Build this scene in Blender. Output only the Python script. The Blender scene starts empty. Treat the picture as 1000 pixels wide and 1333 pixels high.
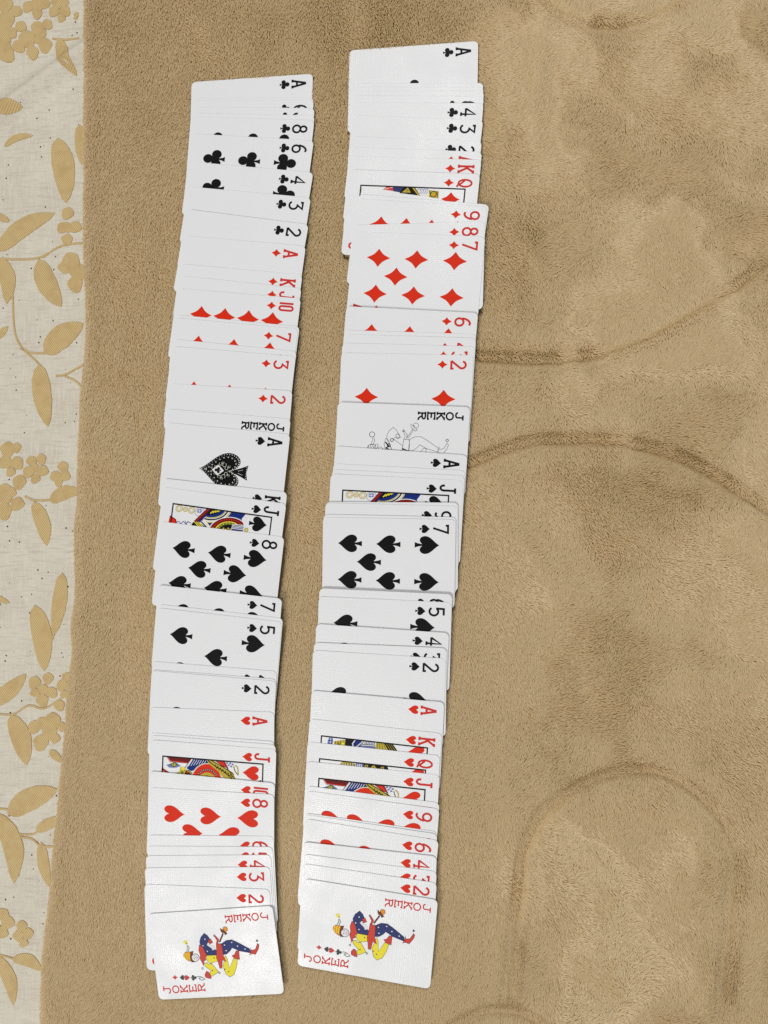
import bpy, bmesh, math, random
import numpy as np
from mathutils import Matrix, Vector

random.seed(7)
MM = 0.001
scene = bpy.context.scene
C = scene.collection

# ------------------------------------------------------------------ camera
FPX, CX, CY, DIST = 1000.0, 500.0, 666.5, 0.5124
TA, TB = math.radians(-2.07), math.radians(-8.26)
RWC = Matrix.Rotation(TA, 3, 'X') @ Matrix.Rotation(TB, 3, 'Y')   # world -> camera
cam_data = bpy.data.cameras.new('Camera')
cam = bpy.data.objects.new('Camera', cam_data)
C.objects.link(cam)
RCW = RWC.transposed()
cam.matrix_world = Matrix.Translation(RCW @ Vector((0, 0, DIST))) @ RCW.to_4x4()
cam_data.sensor_fit = 'HORIZONTAL'
cam_data.sensor_width = 36.0
cam_data.lens = 36.0 * FPX / 1000.0
cam_data.clip_start = 0.01
cam_data.clip_end = 50
scene.camera = cam
CAMPOS = cam.matrix_world.translation.copy()


def unproject(px, py, z=0.0):
    """point of the horizontal plane at height z seen at a photograph pixel"""
    d = RCW @ Vector(((px - CX) / FPX, (CY - py) / FPX, -1.0))
    t = (z - CAMPOS.z) / d.z
    return CAMPOS + d * t


# ------------------------------------------------------------------ light
world = bpy.data.worlds.new('World')
scene.world = world
world.use_nodes = True
bg = world.node_tree.nodes['Background']
bg.inputs[0].default_value = (0.99, 0.985, 0.98, 1)
bg.inputs[1].default_value = 0.25


def area(name, loc, target, sx, sy, power, col):
    ld = bpy.data.lights.new(name, 'AREA')
    ld.shape = 'RECTANGLE'
    ld.size, ld.size_y, ld.energy, ld.color = sx, sy, power, col
    o = bpy.data.objects.new(name, ld)
    C.objects.link(o)
    o.location = loc
    o.rotation_euler = (Vector(target) - Vector(loc)).to_track_quat('-Z', 'Y').to_euler()
    return o


area('ceiling_light', (-0.95, -2.0, 2.8), (0, 0, 0), 0.8, 0.8, 62, (1.0, 0.98, 0.95))
area('ceiling_light', (0.12, 1.38, 2.2), (0, 0, 0), 0.8, 0.8, 23, (1.0, 0.98, 0.96))

scene.view_settings.view_transform = 'Standard'
scene.view_settings.look = 'None'
scene.view_settings.exposure = 0.0
scene.view_settings.gamma = 1.0
scene.view_settings.use_curve_mapping = False
scene.render.engine = 'CYCLES'
scene.cycles.max_bounces = 6
scene.cycles.diffuse_bounces = 3
scene.cycles.glossy_bounces = 2
scene.cycles.use_denoising = False


# ------------------------------------------------------------------ materials
def mat(name, col, rough=0.6, spec=0.3):
    m = bpy.data.materials.new(name)
    m.use_nodes = True
    b = m.node_tree.nodes['Principled BSDF']
    b.inputs['Base Color'].default_value = (*col, 1)
    b.inputs['Roughness'].default_value = rough
    b.inputs['Specular IOR Level'].default_value = spec
    return m, m.node_tree.nodes, m.node_tree.links, b


def srgb(r, g, b):
    f = lambda c: c / 12.92 if c <= 0.04045 else ((c + 0.055) / 1.055) ** 2.4
    return (f(r / 255), f(g / 255), f(b / 255))


def linen(nt, links, b, strength):
    """embossed linen finish of playing-card stock"""
    tc = nt.new('ShaderNodeTexCoord')
    hs = []
    for rot in (0.0, math.pi / 2):
        mp = nt.new('ShaderNodeMapping')
        mp.inputs['Rotation'].default_value = (0, 0, rot)
        links.new(tc.outputs['Object'], mp.inputs['Vector'])
        w = nt.new('ShaderNodeTexWave')
        w.inputs['Scale'].default_value = 230.0
        w.inputs['Distortion'].default_value = 6.0
        w.inputs['Detail'].default_value = 2.0
        w.inputs['Detail Scale'].default_value = 3.0
        links.new(mp.outputs['Vector'], w.inputs['Vector'])
        hs.append(w)
    n = nt.new('ShaderNodeTexNoise')
    n.inputs['Scale'].default_value = 900.0
    n.inputs['Detail'].default_value = 3.0
    links.new(tc.outputs['Object'], n.inputs['Vector'])
    a1 = nt.new('ShaderNodeMath'); a1.operation = 'ADD'
    links.new(hs[0].outputs['Fac'], a1.inputs[0]); links.new(hs[1].outputs['Fac'], a1.inputs[1])
    a2 = nt.new('ShaderNodeMath'); a2.operation = 'ADD'
    links.new(a1.outputs[0], a2.inputs[0]); links.new(n.outputs['Fac'], a2.inputs[1])
    bp = nt.new('ShaderNodeBump')
    bp.inputs['Strength'].default_value = strength
    bp.inputs['Distance'].default_value = 0.00006
    links.new(a2.outputs[0], bp.inputs['Height'])
    links.new(bp.outputs['Normal'], b.inputs['Normal'])


M = {}
m, nt, lk, b = mat('card_stock', (0.79, 0.80, 0.815), 0.36, 0.34)
linen(nt, lk, b, 0.45)
tc = nt.new('ShaderNodeTexCoord')                        # handled stock: the gloss is uneven
ns = nt.new('ShaderNodeTexNoise'); ns.inputs['Scale'].default_value = 38; ns.inputs['Detail'].default_value = 3
oi = nt.new('ShaderNodeObjectInfo'); va = nt.new('ShaderNodeVectorMath'); va.operation = 'ADD'
lk.new(tc.outputs['Object'], va.inputs[0]); lk.new(oi.outputs['Location'], va.inputs[1]); lk.new(va.outputs[0], ns.inputs['Vector'])
mr = nt.new('ShaderNodeMapRange'); mr.inputs[1].default_value = 0.3; mr.inputs[2].default_value = 0.7; mr.inputs[3].default_value = 0.24; mr.inputs[4].default_value = 0.44
lk.new(ns.outputs['Fac'], mr.inputs[0]); lk.new(mr.outputs[0], b.inputs['Roughness'])
M['card'] = m
INK = dict(black=(0.005, 0.005, 0.006), red=srgb(216, 46, 18), redtext=srgb(204, 52, 44), blue=srgb(22, 44, 120),
           yellow=srgb(236, 222, 60), gold=srgb(190, 170, 60), darkred=srgb(110, 22, 22), white=(0.78, 0.78, 0.78),
           orange=srgb(232, 150, 40), navy=srgb(48, 58, 110), jred=srgb(205, 70, 58), brown=srgb(120, 60, 40),
           green=srgb(90, 110, 50), grey=srgb(70, 72, 78), pale=srgb(205, 208, 190), lilac=srgb(110, 120, 180))
for k, c in INK.items():
    m, nt, lk, b = mat('ink_' + k, c, 0.45, 0.09)
    linen(nt, lk, b, 0.3)
    M[k] = m

# fleece pile: fibre colour with a little variation from tuft to tuft
m, nt, lk, b = mat('fleece_fibre', (0.5, 0.36, 0.2), 0.33, 0.95)
hi = nt.new('ShaderNodeHairInfo')
ramp = nt.new('ShaderNodeValToRGB')
ramp.color_ramp.elements[0].color = (0.765, 0.604, 0.347, 1)
ramp.color_ramp.elements[1].color = (0.82, 0.656, 0.396, 1)
lk.new(hi.outputs['Random'], ramp.inputs['Fac'])
lk.new(ramp.outputs['Color'], b.inputs['Base Color'])
tr_ = nt.new('ShaderNodeBsdfTranslucent')                # thin polyester fibres let light through
lk.new(ramp.outputs['Color'], tr_.inputs['Color'])
ms = nt.new('ShaderNodeMixShader'); ms.inputs[0].default_value = 0.34
lk.new(b.outputs[0], ms.inputs[1]); lk.new(tr_.outputs[0], ms.inputs[2])
lk.new(ms.outputs[0], nt['Material Output'].inputs['Surface'])
M['fibre'] = m
m, nt, lk, b = mat('fleece_ground', (0.42, 0.325, 0.165), 0.95, 0.1)
M['fleece'] = m

# cream slub cloth
m, nt, lk, b = mat('cream_cloth', (0.6, 0.55, 0.45), 0.85, 0.15)
tc = nt.new('ShaderNodeTexCoord')


def wave(nt, lk, tc, rot, scale, dist=1.0, prof='SIN'):
    mp = nt.new('ShaderNodeMapping'); mp.inputs['Rotation'].default_value = (0, 0, rot)
    lk.new(tc.outputs['Object'], mp.inputs['Vector'])
    w = nt.new('ShaderNodeTexWave'); w.wave_profile = prof
    w.inputs['Scale'].default_value = scale; w.inputs['Distortion'].default_value = dist
    w.inputs['Detail'].default_value = 2; w.inputs['Detail Scale'].default_value = 2
    lk.new(mp.outputs['Vector'], w.inputs['Vector'])
    return w


def noise(nt, lk, tc, scale, detail=3, sc=(1, 1, 1)):
    mp = nt.new('ShaderNodeMapping'); mp.inputs['Scale'].default_value = sc
    lk.new(tc.outputs['Object'], mp.inputs['Vector'])
    n = nt.new('ShaderNodeTexNoise'); n.inputs['Scale'].default_value = scale; n.inputs['Detail'].default_value = detail
    lk.new(mp.outputs['Vector'], n.inputs['Vector'])
    return n


def mix(nt, lk, fac, a, bcol, blend='MIX'):
    mx = nt.new('ShaderNodeMix'); mx.data_type = 'RGBA'; mx.blend_type = blend
    if isinstance(fac, float): mx.inputs[0].default_value = fac
    else: lk.new(fac, mx.inputs[0])
    for v, i in ((a, 6), (bcol, 7)):
        if isinstance(v, tuple): mx.inputs[i].default_value = (*v, 1)
        else: lk.new(v, mx.inputs[i])
    return mx.outputs[2]


def rng(nt, lk, src, lo, hi):
    r = nt.new('ShaderNodeMapRange'); r.inputs[1].default_value = lo; r.inputs[2].default_value = hi
    lk.new(src, r.inputs[0])
    return r.outputs[0]


n1 = noise(nt, lk, tc, 40, 4)
n2 = noise(nt, lk, tc, 600, 3, (1, 0.12, 1))
n3 = noise(nt, lk, tc, 600, 3, (0.12, 1, 1))
vo = nt.new('ShaderNodeTexVoronoi'); vo.inputs['Scale'].default_value = 190
lk.new(tc.outputs['Object'], vo.inputs['Vector'])
nsp = noise(nt, lk, tc, 75, 2)
c = mix(nt, lk, rng(nt, lk, n1.outputs['Fac'], 0.35, 0.7), (0.73, 0.69, 0.575), (0.66, 0.605, 0.50))
c = mix(nt, lk, rng(nt, lk, n2.outputs['Fac'], 0.45, 0.75), c, (0.76, 0.72, 0.61))
c = mix(nt, lk, rng(nt, lk, n3.outputs['Fac'], 0.5, 0.8), c, (0.58, 0.52, 0.43))
sp = nt.new('ShaderNodeMath'); sp.operation = 'LESS_THAN'; sp.inputs[1].default_value = 0.13
lk.new(vo.outputs['Distance'], sp.inputs[0])
sp2 = nt.new('ShaderNodeMath'); sp2.operation = 'GREATER_THAN'; sp2.inputs[1].default_value = 0.53
lk.new(nsp.outputs['Fac'], sp2.inputs[0])
sp3 = nt.new('ShaderNodeMath'); sp3.operation = 'MULTIPLY'
lk.new(sp.outputs[0], sp3.inputs[0]); lk.new(sp2.outputs[0], sp3.inputs[1])
c = mix(nt, lk, sp3.outputs[0], c, (0.10, 0.08, 0.07))
lk.new(c, b.inputs['Base Color'])
w1 = wave(nt, lk, tc, 0, 330, 1.2); w2 = wave(nt, lk, tc, math.pi / 2, 330, 1.2)
ad = nt.new('ShaderNodeMath'); ad.operation = 'ADD'
lk.new(w1.outputs['Fac'], ad.inputs[0]); lk.new(w2.outputs['Fac'], ad.inputs[1])
ad2 = nt.new('ShaderNodeMath'); ad2.operation = 'ADD'
lk.new(ad.outputs[0], ad2.inputs[0]); lk.new(n2.outputs['Fac'], ad2.inputs[1])
bp = nt.new('ShaderNodeBump'); bp.inputs['Strength'].default_value = 0.7; bp.inputs['Distance'].default_value = 0.0002
lk.new(ad2.outputs[0], bp.inputs['Height']); lk.new(bp.outputs['Normal'], b.inputs['Normal'])
M['cloth'] = m

# gold twill thread of the woven motif
m, nt, lk, b = mat('gold_thread', srgb(170, 142, 90), 0.6, 0.3)
tc = nt.new('ShaderNodeTexCoord')
w1 = wave(nt, lk, tc, math.radians(38), 240, 0.8)
n1 = noise(nt, lk, tc, 160, 4)
c = mix(nt, lk, rng(nt, lk, w1.outputs['Fac'], 0.15, 0.85), srgb(186, 158, 104), srgb(214, 190, 138))
c = mix(nt, lk, rng(nt, lk, n1.outputs['Fac'], 0.45, 0.75), c, srgb(190, 162, 110))
lk.new(c, b.inputs['Base Color'])
bp = nt.new('ShaderNodeBump'); bp.inputs['Strength'].default_value = 0.8; bp.inputs['Distance'].default_value = 0.0002
lk.new(w1.outputs['Fac'], bp.inputs['Height']); lk.new(bp.outputs['Normal'], b.inputs['Normal'])
M['gold_thread'] = m


# ------------------------------------------------------------------ helpers
def link(name, data, parent=None, label=None, cat=None, group=None, kind=None):
    o = bpy.data.objects.new(name, data)
    C.objects.link(o)
    if parent: o.parent = parent
    if label: o['label'] = label
    if cat: o['category'] = cat
    if group: o['group'] = group
    if kind: o['kind'] = kind
    return o


def value_noise(x, y, cell, seed):
    g = np.random.RandomState(seed).rand(97, 97) * 2 - 1
    u, v = x / cell + 500.3, y / cell + 500.7
    i, j = np.floor(u).astype(int), np.floor(v).astype(int)
    fu, fv = u - i, v - j
    fu, fv = fu * fu * (3 - 2 * fu), fv * fv * (3 - 2 * fv)
    i0, j0, i1, j1 = i % 97, j % 97, (i + 1) % 97, (j + 1) % 97
    return (g[i0, j0] * (1 - fu) * (1 - fv) + g[i1, j0] * fu * (1 - fv) + g[i0, j1] * (1 - fu) * fv + g[i1, j1] * fu * fv)


def px_line(pts, z):
    return np.array([[*unproject(u, v, z)[:2]] for u, v in pts])


def smooth(pts, n=6):
    """Catmull-Rom through the points"""
    p = np.array(pts, float)
    p = np.vstack([2 * p[0] - p[1], p, 2 * p[-1] - p[-2]])
    out = []
    for i in range(1, len(p) - 2):
        for t in np.linspace(0, 1, n, endpoint=False):
            a, b_, c_, d = p[i - 1], p[i], p[i + 1], p[i + 2]
            out.append(0.5 * (2 * b_ + (c_ - a) * t + (2 * a - 5 * b_ + 4 * c_ - d) * t * t + (3 * b_ - a - 3 * c_ + d) * t ** 3))
    out.append(p[-2])
    return [tuple(q) for q in out]


# ------------------------------------------------------------------ blanket shape
Z_CLOTH = -0.010
ROLL = 0.009
EDGE_PX = [(111, -90), (109, 40), (110, 160), (110, 300), (112, 420), (106, 500), (103, 570), (99, 640), (97, 760),
           (93, 860), (85, 930), (79, 1010), (72, 1090), (66, 1160), (58, 1230), (52, 1333), (46, 1420)]
edge_w = px_line(EDGE_PX, -0.003)
edge_w = edge_w[np.argsort(edge_w[:, 1])]


def edge_x(y):
    return np.interp(y, edge_w[:, 1], edge_w[:, 0]) + 0.0012 * value_noise(y, y * 0 + 0.3, 0.018, 41)


SEAMS_PX = [
    [(700, -30), (712, 0), (736, 20), (772, 32), (808, 32), (848, 24), (880, 6), (900, -20)],
    [(560, 455), (620, 466), (680, 470), (740, 469), (800, 458), (850, 440), (900, 412), (950, 380), (1000, 346), (1050, 305)],
    [(560, 635), (600, 612), (640, 594), (680, 580), (720, 575), (800, 577), (850, 587), (900, 605), (960, 640), (1000, 668), (1050, 705)],
    [(664, 1296), (670, 1240), (677, 1160), (684, 1110), (700, 1072), (730, 1042), (770, 1018), (810, 1007), (850, 1006),
     (890, 1022), (925, 1052), (950, 1092), (959, 1120), (957, 1170), (950, 1240), (944, 1300), (940, 1400)],
    [(590, 1340), (630, 1320), (660, 1317), (690, 1324), (712, 1345)],
]
SEAM_DEPTH = [0.0018, 0.0024, 0.0023, 0.0021, 0.0020]
SEAMS = [px_line(smooth(s, 5), 0.001) for s in SEAMS_PX]
FOLDS_PX = [([(812, 578), (806, 604), (830, 626), (880, 646), (940, 660)], 0.0008),
            ([(706, 30), (700, 100), (692, 190)], -0.0010),
            ([(640, 200), (700, 225), (760, 280), (800, 330)], 0.0009),
            ([(760, 170), (820, 250), (900, 330)], 0.0010)]
FOLDS = [(px_line(smooth(f, 4), 0.001), d) for f, d in FOLDS_PX]


def dist_poly(x, y, line, vec=False):
    best = np.full(x.shape, 1e9)
    bx, by = np.zeros(x.shape), np.zeros(x.shape)
    lo, hi = line.min(0) - 0.04, line.max(0) + 0.04
    sel = (x > lo[0]) & (x < hi[0]) & (y > lo[1]) & (y < hi[1])
    xs_, ys_ = x[sel], y[sel]
    bb, ux, uy = best[sel], bx[sel], by[sel]
    for a, b_ in zip(line[:-1], line[1:]):
        d = b_ - a
        t = np.clip(((xs_ - a[0]) * d[0] + (ys_ - a[1]) * d[1]) / (d @ d), 0, 1)
        vx, vy = xs_ - a[0] - t * d[0], ys_ - a[1] - t * d[1]
        q = np.hypot(vx, vy)
        hit = q < bb
        bb[hit], ux[hit], uy[hit] = q[hit], vx[hit], vy[hit]
    best[sel], bx[sel], by[sel] = bb, ux, uy
    return (best, bx, by) if vec else best


def blanket_height(x, y):
    h = 0.0009 * value_noise(x, y, 0.07, 3) + 0.0004 * value_noise(x, y, 0.028, 4)
    xc = edge_x(y)
    calm = np.clip((x - 0.045) / 0.05, 0.15, 1)
    h = h * calm
    sd = np.full(x.shape, 1e9)
    for s, dep in zip(SEAMS, SEAM_DEPTH):
        dd = dist_poly(x, y, s)
        h = h - dep * np.exp(-(dd / 0.0019) ** 2) + 0.0018 * np.exp(-((dd - 0.013) / 0.010) ** 2) * calm
        sd = np.minimum(sd, dd)
    for s, dep in FOLDS:
        dd = dist_poly(x, y, s)
        h = h - dep * np.exp(-(dd / 0.006) ** 2)
    d = x - xc
    k = np.clip(ROLL - d, 0, ROLL)
    h = h - (ROLL - np.sqrt(np.maximum(ROLL ** 2 - k ** 2, 0)))
    return h, sd


c0, c1 = unproject(0, 1400, 0), unproject(1070, -70, 0)
c2, c3 = unproject(0, -70, 0), unproject(1070, 1400, 0)
Y0, Y1 = min(c0.y, c3.y), max(c1.y, c2.y)
X1 = max(c1.x, c3.x)

blanket = bpy.data.meshes.new('blanket')
ys = np.arange(Y0, Y1 + 0.003, 0.003)
tt = np.concatenate([ROLL * (1 - np.cos(np.linspace(0, math.pi / 2, 7))), np.linspace(ROLL, 1, 210)[1:]])
verts, nx = [], len(tt)
gx, gy = np.zeros((len(ys), nx)), np.zeros((len(ys), nx))
for j, y in enumerate(ys):
    ex = float(edge_x(np.array([y]))[0])
    s = np.where(tt <= ROLL, tt, ROLL + (tt - ROLL) / (1 - ROLL) * (X1 - ex - ROLL))
    gx[j], gy[j] = ex + s, y
gz, _ = blanket_height(gx, gy)
V = np.stack([gx, gy, gz], -1).reshape(-1, 3)
under = V.reshape(len(ys), nx, 3)[:, 0].copy(); under[:, 0] += 0.004; under[:, 2] = Z_CLOTH + 0.0006
n0 = len(V)
V = np.vstack([V, under])
F = []
for j in range(len(ys) - 1):
    r = j * nx
    for i in range(nx - 1):
        F.append((r + i, r + i + 1, r + nx + i + 1, r + nx + i))
    F.append((n0 + j, r, r + nx, n0 + j + 1))
blanket.from_pydata(V.tolist(), [], F)
blanket.polygons.foreach_set('use_smooth', [True] * len(F))
blanket.materials.append(M['fleece'])
blanket_obj = link('fleece_blanket', blanket, None,
                   'thick beige fleece blanket with embossed curved seams under the two rows of cards', 'blanket')

# ------------------------------------------------------------------ cloth under the blanket, with its woven motif
CREASE = px_line([(-60, 215), (0, 172), (50, 135), (100, 100), (140, 60)], Z_CLOTH)


def cloth_height(x, y):
    x, y = np.asarray(x, float), np.asarray(y, float)
    a, b_ = CREASE[1], CREASE[3]
    n = np.array([-(b_ - a)[1], (b_ - a)[0]]); n = n / np.hypot(*n)
    if n[1] < 0: n = -n
    s = (x - a[0]) * n[0] + (y - a[1]) * n[1]            # positive above the crease
    h = 0.0075 * np.exp(-((s - 0.012) / 0.0075) ** 2) - 0.0006 * np.exp(-((s + 0.001) / 0.0035) ** 2)
    return Z_CLOTH + h + 0.0006 * value_noise(x, y, 0.05, 11)


cx0 = min(unproject(-60, -80, Z_CLOTH).x, unproject(-60, 1420, Z_CLOTH).x)
xs = np.linspace(cx0, unproject(180, 600, 0).x, 60)
yc = np.arange(Y0, Y1 + 0.003, 0.003)
GX, GY = np.meshgrid(xs, yc)
GZ = cloth_height(GX, GY)
cm = bpy.data.meshes.new('cloth')
F = [(j * 60 + i, j * 60 + i + 1, (j + 1) * 60 + i + 1, (j + 1) * 60 + i) for j in range(len(yc) - 1) for i in range(59)]
cm.from_pydata(np.stack([GX, GY, GZ], -1).reshape(-1, 3).tolist(), [], F)
cm.polygons.foreach_set('use_smooth', [True] * len(F))
cm.materials.append(M['cloth'])
cloth = link('woven_cloth', cm, None, 'cream woven cloth with gold leaves and blossoms beside the blanket', None, None, 'structure')

motif_level = [0]


def motif_mesh(name, polys):
    """polys: closed outlines in photograph pixels, each a slightly raised patch of gold thread"""
    vs, fs = [], []
    for poly in polys:
        motif_level[0] += 1
        lift = 0.00050 + 0.000012 * (motif_level[0] % 12)
        c_ = np.mean(np.array(poly), 0)
        n = len(poly)
        base = len(vs)
        for ring in (0.0, 0.34, 0.67, 1.0, 1.0):
            for u, v in (poly if ring > 0 else [c_]):
                q = unproject(c_[0] + (u - c_[0]) * ring, c_[1] + (v - c_[1]) * ring, Z_CLOTH)
                vs.append([q.x, q.y, float(cloth_height(q.x, q.y)) + lift])
        for q in vs[-n:]: q[2] -= lift + 0.0001          # skirt down into the cloth
        for k in range(n):
            k2 = (k + 1) % n
            fs.append((base, base + 1 + k, base + 1 + k2))
            for r_ in range(3):
                b0 = base + 1 + r_ * n
                fs.append((b0 + k, b0 + n + k, b0 + n + k2, b0 + k2))
    me = bpy.data.meshes.new(name)
    me.from_pydata(vs, [], fs)
    me.materials.append(M['gold_thread'])
    return link(name, me, cloth)


def leaf(x0, y0, a, b_, w, oy, bend=0.0):
    a = np.array(a, float) * 0.25 + (0, oy); b_ = np.array(b_, float) * 0.25 + (0, oy); w = w * 0.25
    d = b_ - a; L = np.hypot(*d); t = d / L; n = np.array([-t[1], t[0]])
    out = []
    for side in (1, -1):
        for s in (np.linspace(0, 1, 13)[:-1] if side == 1 else np.linspace(1, 0, 13)[:-1]):
            prof = (s ** 0.55) * ((1 - s) ** 0.72) * 1.72
            mid = bend * L * math.sin(math.pi * s)
            wob = 1 + 0.05 * random.uniform(-1, 1)
            out.append(tuple(a + d * s + n * (side * w * 0.6 * prof * wob + mid)))
    motif_mesh('woven_leaf', [out])


def flower(petals, oy):
    polys = []
    for (u, v, r) in petals:
        ph = random.random() * 6
        r *= 0.93
        polys.append([((u + r * (1 + 0.13 * math.sin(3 * t + ph)) * math.cos(t)) * 0.25, (v + r * (1 + 0.13 * math.cos(2 * t + ph)) * math.sin(t)) * 0.25 + oy)
                      for t in np.linspace(0, 2 * math.pi, 19)[:-1]])
    motif_mesh('woven_blossom', polys)


def stem(pts, oy, w=9):
    p = np.array(smooth([(u * 0.25, v * 0.25 + oy) for u, v in pts], 6))
    t = np.gradient(p, axis=0); t = t / np.hypot(t[:, 0], t[:, 1])[:, None]
    n = np.stack([-t[:, 1], t[:, 0]], -1) * w * 0.125
    polys = [[tuple(p[i] + n[i]), tuple(p[i + 1] + n[i + 1]), tuple(p[i + 1] - n[i + 1]), tuple(p[i] - n[i])] for i in range(len(p) - 1)]
    motif_mesh('woven_stem', polys)


O1, O2, O3, O4 = 0, 333, 666, 1000
for a, b_, w, oy, bd in [
    ((305, 202), (402, 395), 84, O1, .06), ((-70, 560), (128, 563), 92, O1, .05), ((22, 762), (172, 705), 40, O1, -.12),
    ((300, 718), (346, 1058), 135, O1, -.03), ((415, 650), (428, 860), 70, O1, 0), ((-10, 1308), (288, 1112), 112, O1, -.08),
    ((-40, 1110), (52, 1155), 44, O1, 0), ((10, 10), (36, 250), 92, O2, -.08), ((203, 20), (320, 266), 120, O2, .06),
    ((232, 508), (434, 352), 136, O2, -.06), ((205, 565), (250, 890), 112, O2, .02), ((-30, 440), (44, 368), 44, O2, 0),
    ((262, 1278), (420, 1222), 84, O2, -.1), ((180, 1280), (245, 1510), 92, O2, -.05), ((327, 318), (278, 648), 88, O3, -.02),
    ((180, 486), (232, 832), 122, O3, -.04), ((-60, 430), (52, 476), 36, O3, 0), ((-70, 1010), (138, 846), 98, O3, .05),
    ((58, 1056), (142, 1320), 118, O3, -.05), ((262, 1242), (326, 1305), 46, O3, 0), ((40, 240), (300, 108), 136, O4, -.06),
    ((-15, 230), (76, 598), 122, O4, -.1), ((188, 328), (310, 255), 66, O4, 0), ((212, 386), (258, 618), 70, O4, .03),
    ((66, 990), (222, 1054), 76, O4, -.14), ((-30, 965), (72, 1236), 84, O4, -.1)]:
    leaf(0, 0, a, b_, w, oy, bd)
for pet, oy in [
    ([(85, 60, 34), (148, 38, 32), (192, 30, 38), (234, 22, 30), (196, 76, 27)], O1),
    ([(300, 15, 34), (342, 60, 30), (284, 62, 30), (322, 98, 22), (335, 15, 26)], O1),
    ([(28, 26, 42), (30, 110, 50), (14, 190, 50), (62, 172, 32), (36, 285, 46), (20, 240, 40)], O1),
    ([(110, 140, 32), (145, 206, 46), (100, 244, 36), (236, 240, 38), (172, 278, 34), (205, 205, 30)], O1),
    ([(196, 150, 36), (248, 130, 30), (222, 172, 26)], O1), ([(400, 78, 14), (396, 96, 10)], O1),
    ([(352, 1112, 34), (392, 1182, 34), (328, 1186, 32), (350, 1250, 30), (352, 1185, 26)], O1),
    ([(372, 25, 48), (404, 82, 46), (392, 150, 42), (334, 62, 32)], O2),
    ([(40, 1012, 42), (86, 1000, 26), (28, 1076, 38), (92, 1080, 36), (58, 1126, 26)], O2),
    ([(166, 1068, 28), (216, 1060, 28), (150, 1126, 32), (222, 1120, 32), (186, 1162, 26), (186, 1105, 22)], O2),
    ([(330, 1100, 30), (290, 1146, 30), (338, 1146, 30), (306, 1182, 22)], O2),
    ([(28, 1240, 52), (102, 1180, 38), (92, 1292, 38), (22, 1330, 46), (60, 1230, 30)], O2),
    ([(180, 890, 34), (250, 870, 30), (184, 942, 27), (222, 984, 34), (270, 942, 32), (225, 925, 26)], O3),
    ([(322, 905, 32), (344, 862, 26), (335, 950, 22), (310, 1010, 30)], O3),
    ([(180, 1122, 36), (222, 1100, 36), (274, 1092, 44), (262, 1150, 42), (213, 1204, 42), (290, 1182, 26), (320, 1120, 26)], O3),
    ([(18, 760, 38), (42, 802, 38), (10, 852, 38)], O4), ([(115, 820, 30), (148, 860, 30), (100, 872, 30), (126, 908, 24)], O4)]:
    flower(pet, oy)
for pts, oy in [([(275, 203), (340, 208), (415, 203)], O1), ([(225, 1340), (300, 1290), (360, 1272), (430, 1266)], O1),
                ([(-10, 15), (110, 20), (200, 12), (250, -12)], O2), ([(66, 200), (76, 380), (108, 470), (180, 540), (212, 575)], O2),
                ([(108, 482), (170, 506), (236, 508)], O2), ([(293, 626), (340, 618), (430, 570)], O2), ([(338, 626), (390, 650), (422, 678)], O2),
                ([(133, 1254), (190, 1275), (270, 1270)], O2), ([(282, 640), (262, 686)], O3), ([(-10, 1055), (70, 1055), (150, 1010), (230, 1025), (330, 965)], O3),
                ([(-10, 210), (46, 216)], O4), ([(98, 346), (170, 345), (202, 318)], O4), ([(108, 358), (165, 370), (210, 405), (280, 410)], O4),
                ([(-10, 968), (70, 990)], O4)]:
    stem(pts, oy)

# ------------------------------------------------------------------ playing cards: printed shapes
W2, H2 = 57.7 / 2, 87.5 / 2     # half width and half height of a card, millimetres
TH = 0.28


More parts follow.
